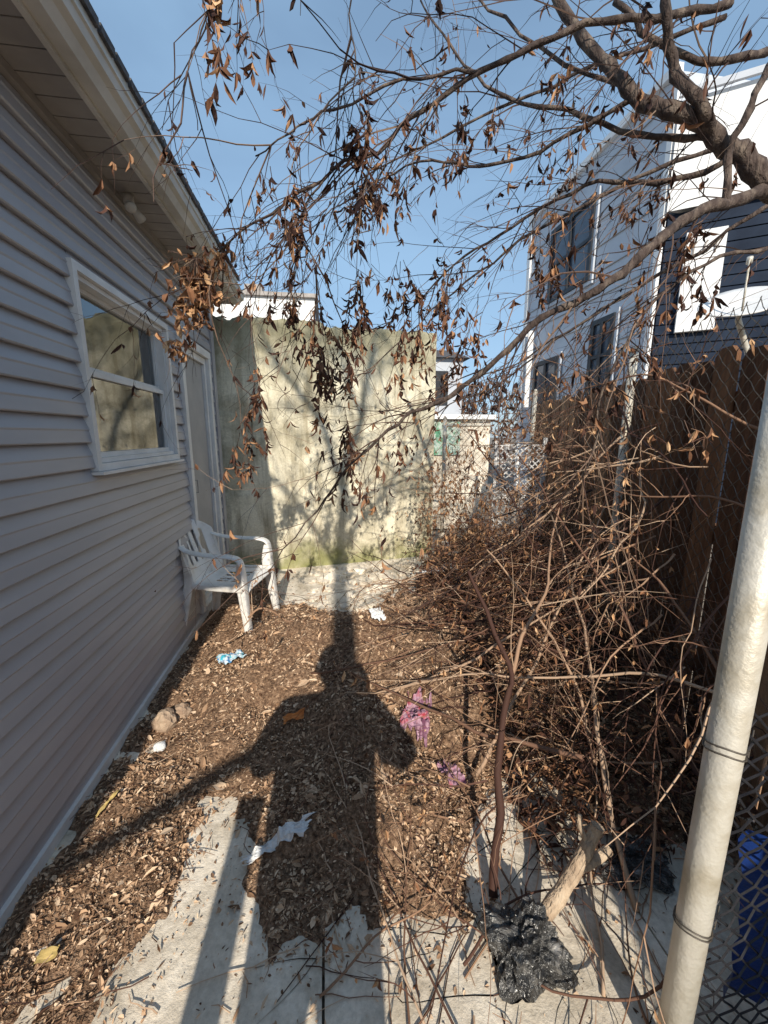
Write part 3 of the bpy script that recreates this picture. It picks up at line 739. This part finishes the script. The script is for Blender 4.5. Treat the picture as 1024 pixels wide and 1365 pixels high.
def ribbon(P,W,side,name):
    P=cat(P,5);n=len(P);v=[];f=[]
    for i,p in enumerate(P):
        t=i/(n-1)*(len(W)-1);k=min(int(t),len(W)-2);w=W[k]+(W[k+1]-W[k])*(t-k)
        sd=V(side)
        tt=(P[min(i+1,n-1)]-P[max(i-1,0)]).normalized();nr=tt.cross(sd).normalized()
        v+=[p-sd*w-nr*.012,p-sd*w*.85,p,p+sd*w*.85,p+sd*w-nr*.012]
    for i in range(n-1):
        for k in range(4):f.append((i*5+k,i*5+k+1,i*5+k+6,i*5+k+5))
    part(name,v,f,.006)
for sg,nm in((1,'l'),(-1,'r')):
    y=.235*sg
    ribbon([(-.25,.215*sg,.70),(-.16,y*1.02,.668),(0,y*1.08,.655),(.14,y*1.08,.65),(.205,y*1.07,.62),(.225,y*1.06,.54),(.235,y*1.06,.40),(.265,y*1.12,0)],[.022,.03,.038,.038,.036,.038,.036,.026],(0,1,0),'arm_and_front_leg_'+nm)
    ribbon([(.19,y*1.02,.60),(.19,y*.98,.42),(.235,y*1.12,0)],[.02,.044,.018],(1,0,0),'front_leg_web_'+nm)
    ribbon([(-.25,.205*sg,.70),(-.22,.212*sg,.5),(-.22,.22*sg,.40),(-.29,.26*sg,0)],[.02,.03,.038,.024],(1,0,0),'rear_leg_'+nm)
    ribbon([(-.215,.19*sg,.42),(-.235,.20*sg,.38),(-.30,.245*sg,0)],[.02,.03,.018],(0,1,0),'rear_leg_web_'+nm)
    ribbon([(-.22,.215*sg,.405),(0,.235*sg,.40),(.22,.245*sg,.40)],[.02,.02,.02],(0,.15,1),'seat_rail_'+nm)
# ---------------------------------------------------------------- behind the viewpoint: gate post, tree, person
s=Acc();s.box(-.47,-.37,-.66,-.58,0,1.24);s.box(-.475,-.365,-.665,-.575,1.241,1.26);s.obj('wooden_gate_post',m_wood)
t2=empty('bare_tree');s=Acc();T=Acc();LF=Acc()
def lim(P,r0,r1,k=8):
    P=cat(P,5);n=len(P);s.tube([p+V((noise.noise(p*2),noise.noise(p*2+V((5,0,0))),0))*.05 for p in P],[r0+(r1-r0)*i/(n-1) for i in range(n)],k);return P
lim([(-.13,-3,-.05),(-.15,-3,1.5),(-.11,-3.02,3),(-.15,-3,4.4),(-.10,-3,5.7)],.11,.055,12)
Ls=[lim([(-.13,-3,3.1),(-.58,-3,2.86),(-1.17,-3,2.57),(-2.2,-3.1,2.4)],.05,.02),
lim([(-.10,-3,5.6),(-.35,-3,6.2),(-.7,-3,6.7),(-1.1,-2.9,7.3)],.045,.012),
lim([(-.10,-3,5.6),(.1,-3,6.3),(.25,-3.0,7.0),(.5,-3,7.8)],.05,.012),
lim([(-.12,-3,4.8),(.4,-3,5.5),(1.0,-3.1,6.2),(1.8,-3,6.7)],.035,.012),
lim([(-.13,-3,4.3),(-.5,-3,5.1),(-.9,-3,5.6),(-1.5,-3,6.2)],.035,.012),
lim([(.1,-3,6.3),(-.1,-3,6.9),(-.2,-3,7.6)],.03,.01)]
for P in Ls[1:]:
    for i in range(3,len(P)):
        for _ in range(2):
            d=(P[i]-P[i-1]).normalized();strand(T,LF,P[i],d+perp(d)*.8,U(.5,1.3),.010,.02,2,.10,7,.3,.12)
s.obj('trunk_and_limbs',m_bark,t2,True);T.obj('twigs',m_twig,t2);LF.obj('dead_leaves',m_leafd,t2)
pr=empty('photographer')
def skin(name,joints,edges,mat,root=0,sub=2):
    me=bpy.data.meshes.new(name);me.from_pydata([j[:3] for j in joints],edges,[]);me.materials.append(mat)
    o=bpy.data.objects.new(name,me);sc.collection.objects.link(o);o.parent=pr
    o.modifiers.new('skin','SKIN')
    for i,j in enumerate(joints):
        r=j[3];me.skin_vertices[0].data[i].radius=(r,j[4] if len(j)>4 else r);me.skin_vertices[0].data[i].use_root=(i==root)
    m2=o.modifiers.new('sub','SUBSURF');m2.levels=sub;m2.render_levels=sub
    return o
cx,cy=-.12,-.30
J=[(cx,cy,.88,.24,.15),(cx,cy,1.12,.22,.14),(cx,cy-.01,1.33,.20,.13),(cx+.02,cy,1.45,.09,.08),(cx+.03,cy+.02,1.52,.055,.055),
(cx-.10,cy,.78,.12),(cx-.11,cy,.48,.08),(cx-.12,cy-.02,.09,.055),(cx-.13,cy+.12,.035,.042),
(cx+.10,cy,.78,.12),(cx+.11,cy,.48,.08),(cx+.12,cy-.02,.09,.055),(cx+.13,cy+.12,.035,.042),
(cx-.20,cy,1.40,.085),(cx-.30,cy+.02,1.17,.075),(cx+.03,cy+.19,1.38,.045),
(cx+.22,cy,1.40,.085),(cx+.37,cy+.02,1.18,.075),(cx+.21,cy+.19,1.38,.045)]
E=[(0,1),(1,2),(2,3),(3,4),(0,5),(5,6),(6,7),(7,8),(0,9),(9,10),(10,11),(11,12),(2,13),(13,14),(14,15),(2,16),(16,17),(17,18)]
skin('body_clothed',J,E,m_cloth)
hd=crumple('head',(cx+.03,cy+.03,1.64),.075,.095,.118,m_skin,3,.03,1,1,True);hd.parent=pr
hr=crumple('hair',(cx+.03,cy+.008,1.665),.084,.095,.108,m_hair,3,.06,4,2,True);hr.parent=pr
s=Acc();s.tube([V((cx+.03,cy+.12,1.65)),V((cx+.03,cy+.14,1.62))],[.008,.014],8)
for q in(-.08,.08):s.tube([V((cx+.03+q,cy+.02,1.66)),V((cx+.03+q,cy+.02,1.62))],.014,8)
s.obj('nose_and_ears',m_skin,pr,True)
for sg,nm in((-1,'l'),(1,'r')):
    hx=cx+.12+.09*sg;hy=cy+.22;J=[(hx,hy-.04,1.38,.028),(hx,hy,1.43,.034,.02)];E=[(0,1)]
    for k in range(4):
        z=1.43+.018*k;b0=len(J);J+=[(hx,hy+.005,z+.01,.011),(hx-.012*sg,hy+.03,z+.022,.009),(hx-.045*sg,hy+.028,z+.024-(.004*k),.008)];E+=[(1,b0),(b0,b0+1),(b0+1,b0+2)]
    b0=len(J);J+=[(hx-.02*sg,hy-.02,1.44,.012),(hx-.045*sg,hy-.02,1.46,.009)];E+=[(1,b0),(b0,b0+1)]
    skin('hand_'+nm,J,E,m_skin,0,1)
s=Acc();s.box(-.037,.037,-.062,-.054,1.42,1.57);s.obj('phone',m_phone,pr)
# ---------------------------------------------------------------- light, sky, camera
el=math.radians(31);az=math.radians(2.2)
d=V((math.sin(az)*math.cos(el),math.cos(az)*math.cos(el),-math.sin(el)))
sun=bpy.data.lights.new('sun','SUN');sun.energy=5.0;sun.angle=math.radians(.5);sun.color=(1,.91,.77)
so=bpy.data.objects.new('sun',sun);so.rotation_euler=(-d).to_track_quat('Z','Y').to_euler();sc.collection.objects.link(so)
w=bpy.data.worlds.new('World');sc.world=w;w.use_nodes=True;nt=w.node_tree;bg=nt.nodes['Background']
sk=nt.nodes.new('ShaderNodeTexSky');sk.sky_type='NISHITA';sk.sun_disc=False;sk.sun_elevation=el;sk.sun_rotation=math.radians(182.2)
sk.ozone_density=1.6;sk.dust_density=.6
tc=nt.nodes.new('ShaderNodeTexCoord');mp=nt.nodes.new('ShaderNodeMapping');mp.inputs['Scale'].default_value=(1,1.0,2.6);mp.inputs['Rotation'].default_value=(.3,.4,.2)
n=nt.nodes.new('ShaderNodeTexNoise');n.inputs['Scale'].default_value=1.5;n.inputs['Detail'].default_value=5;n.inputs['Roughness'].default_value=.5;n.inputs['Distortion'].default_value=.3
r=ramp(nt,[(.36,(.40,.40,.40)),(.72,(.85,.85,.85))]);mx=nt.nodes.new('ShaderNodeMixRGB');mx.inputs[2].default_value=(3.0,4.8,6.9,1)
L=nt.links.new;L(tc.outputs['Generated'],mp.inputs[0]);L(mp.outputs[0],n.inputs[0]);L(n.outputs[0],r.inputs[0]);L(r.outputs[0],mx.inputs[0]);L(sk.outputs[0],mx.inputs[1]);L(mx.outputs[0],bg.inputs[0])
bg.inputs[1].default_value=.13
cam=bpy.data.cameras.new('camera');cam.sensor_fit='VERTICAL';cam.sensor_height=36;cam.lens=534/1365*36;cam.clip_start=.02;cam.clip_end=1000
co=bpy.data.objects.new('camera',cam);co.location=(0,0,1.5);co.rotation_euler=(math.radians(90-10.8),0,math.radians(-8.2));sc.collection.objects.link(co);sc.camera=co
sc.view_settings.view_transform='Standard';sc.view_settings.look='None';sc.view_settings.exposure=0
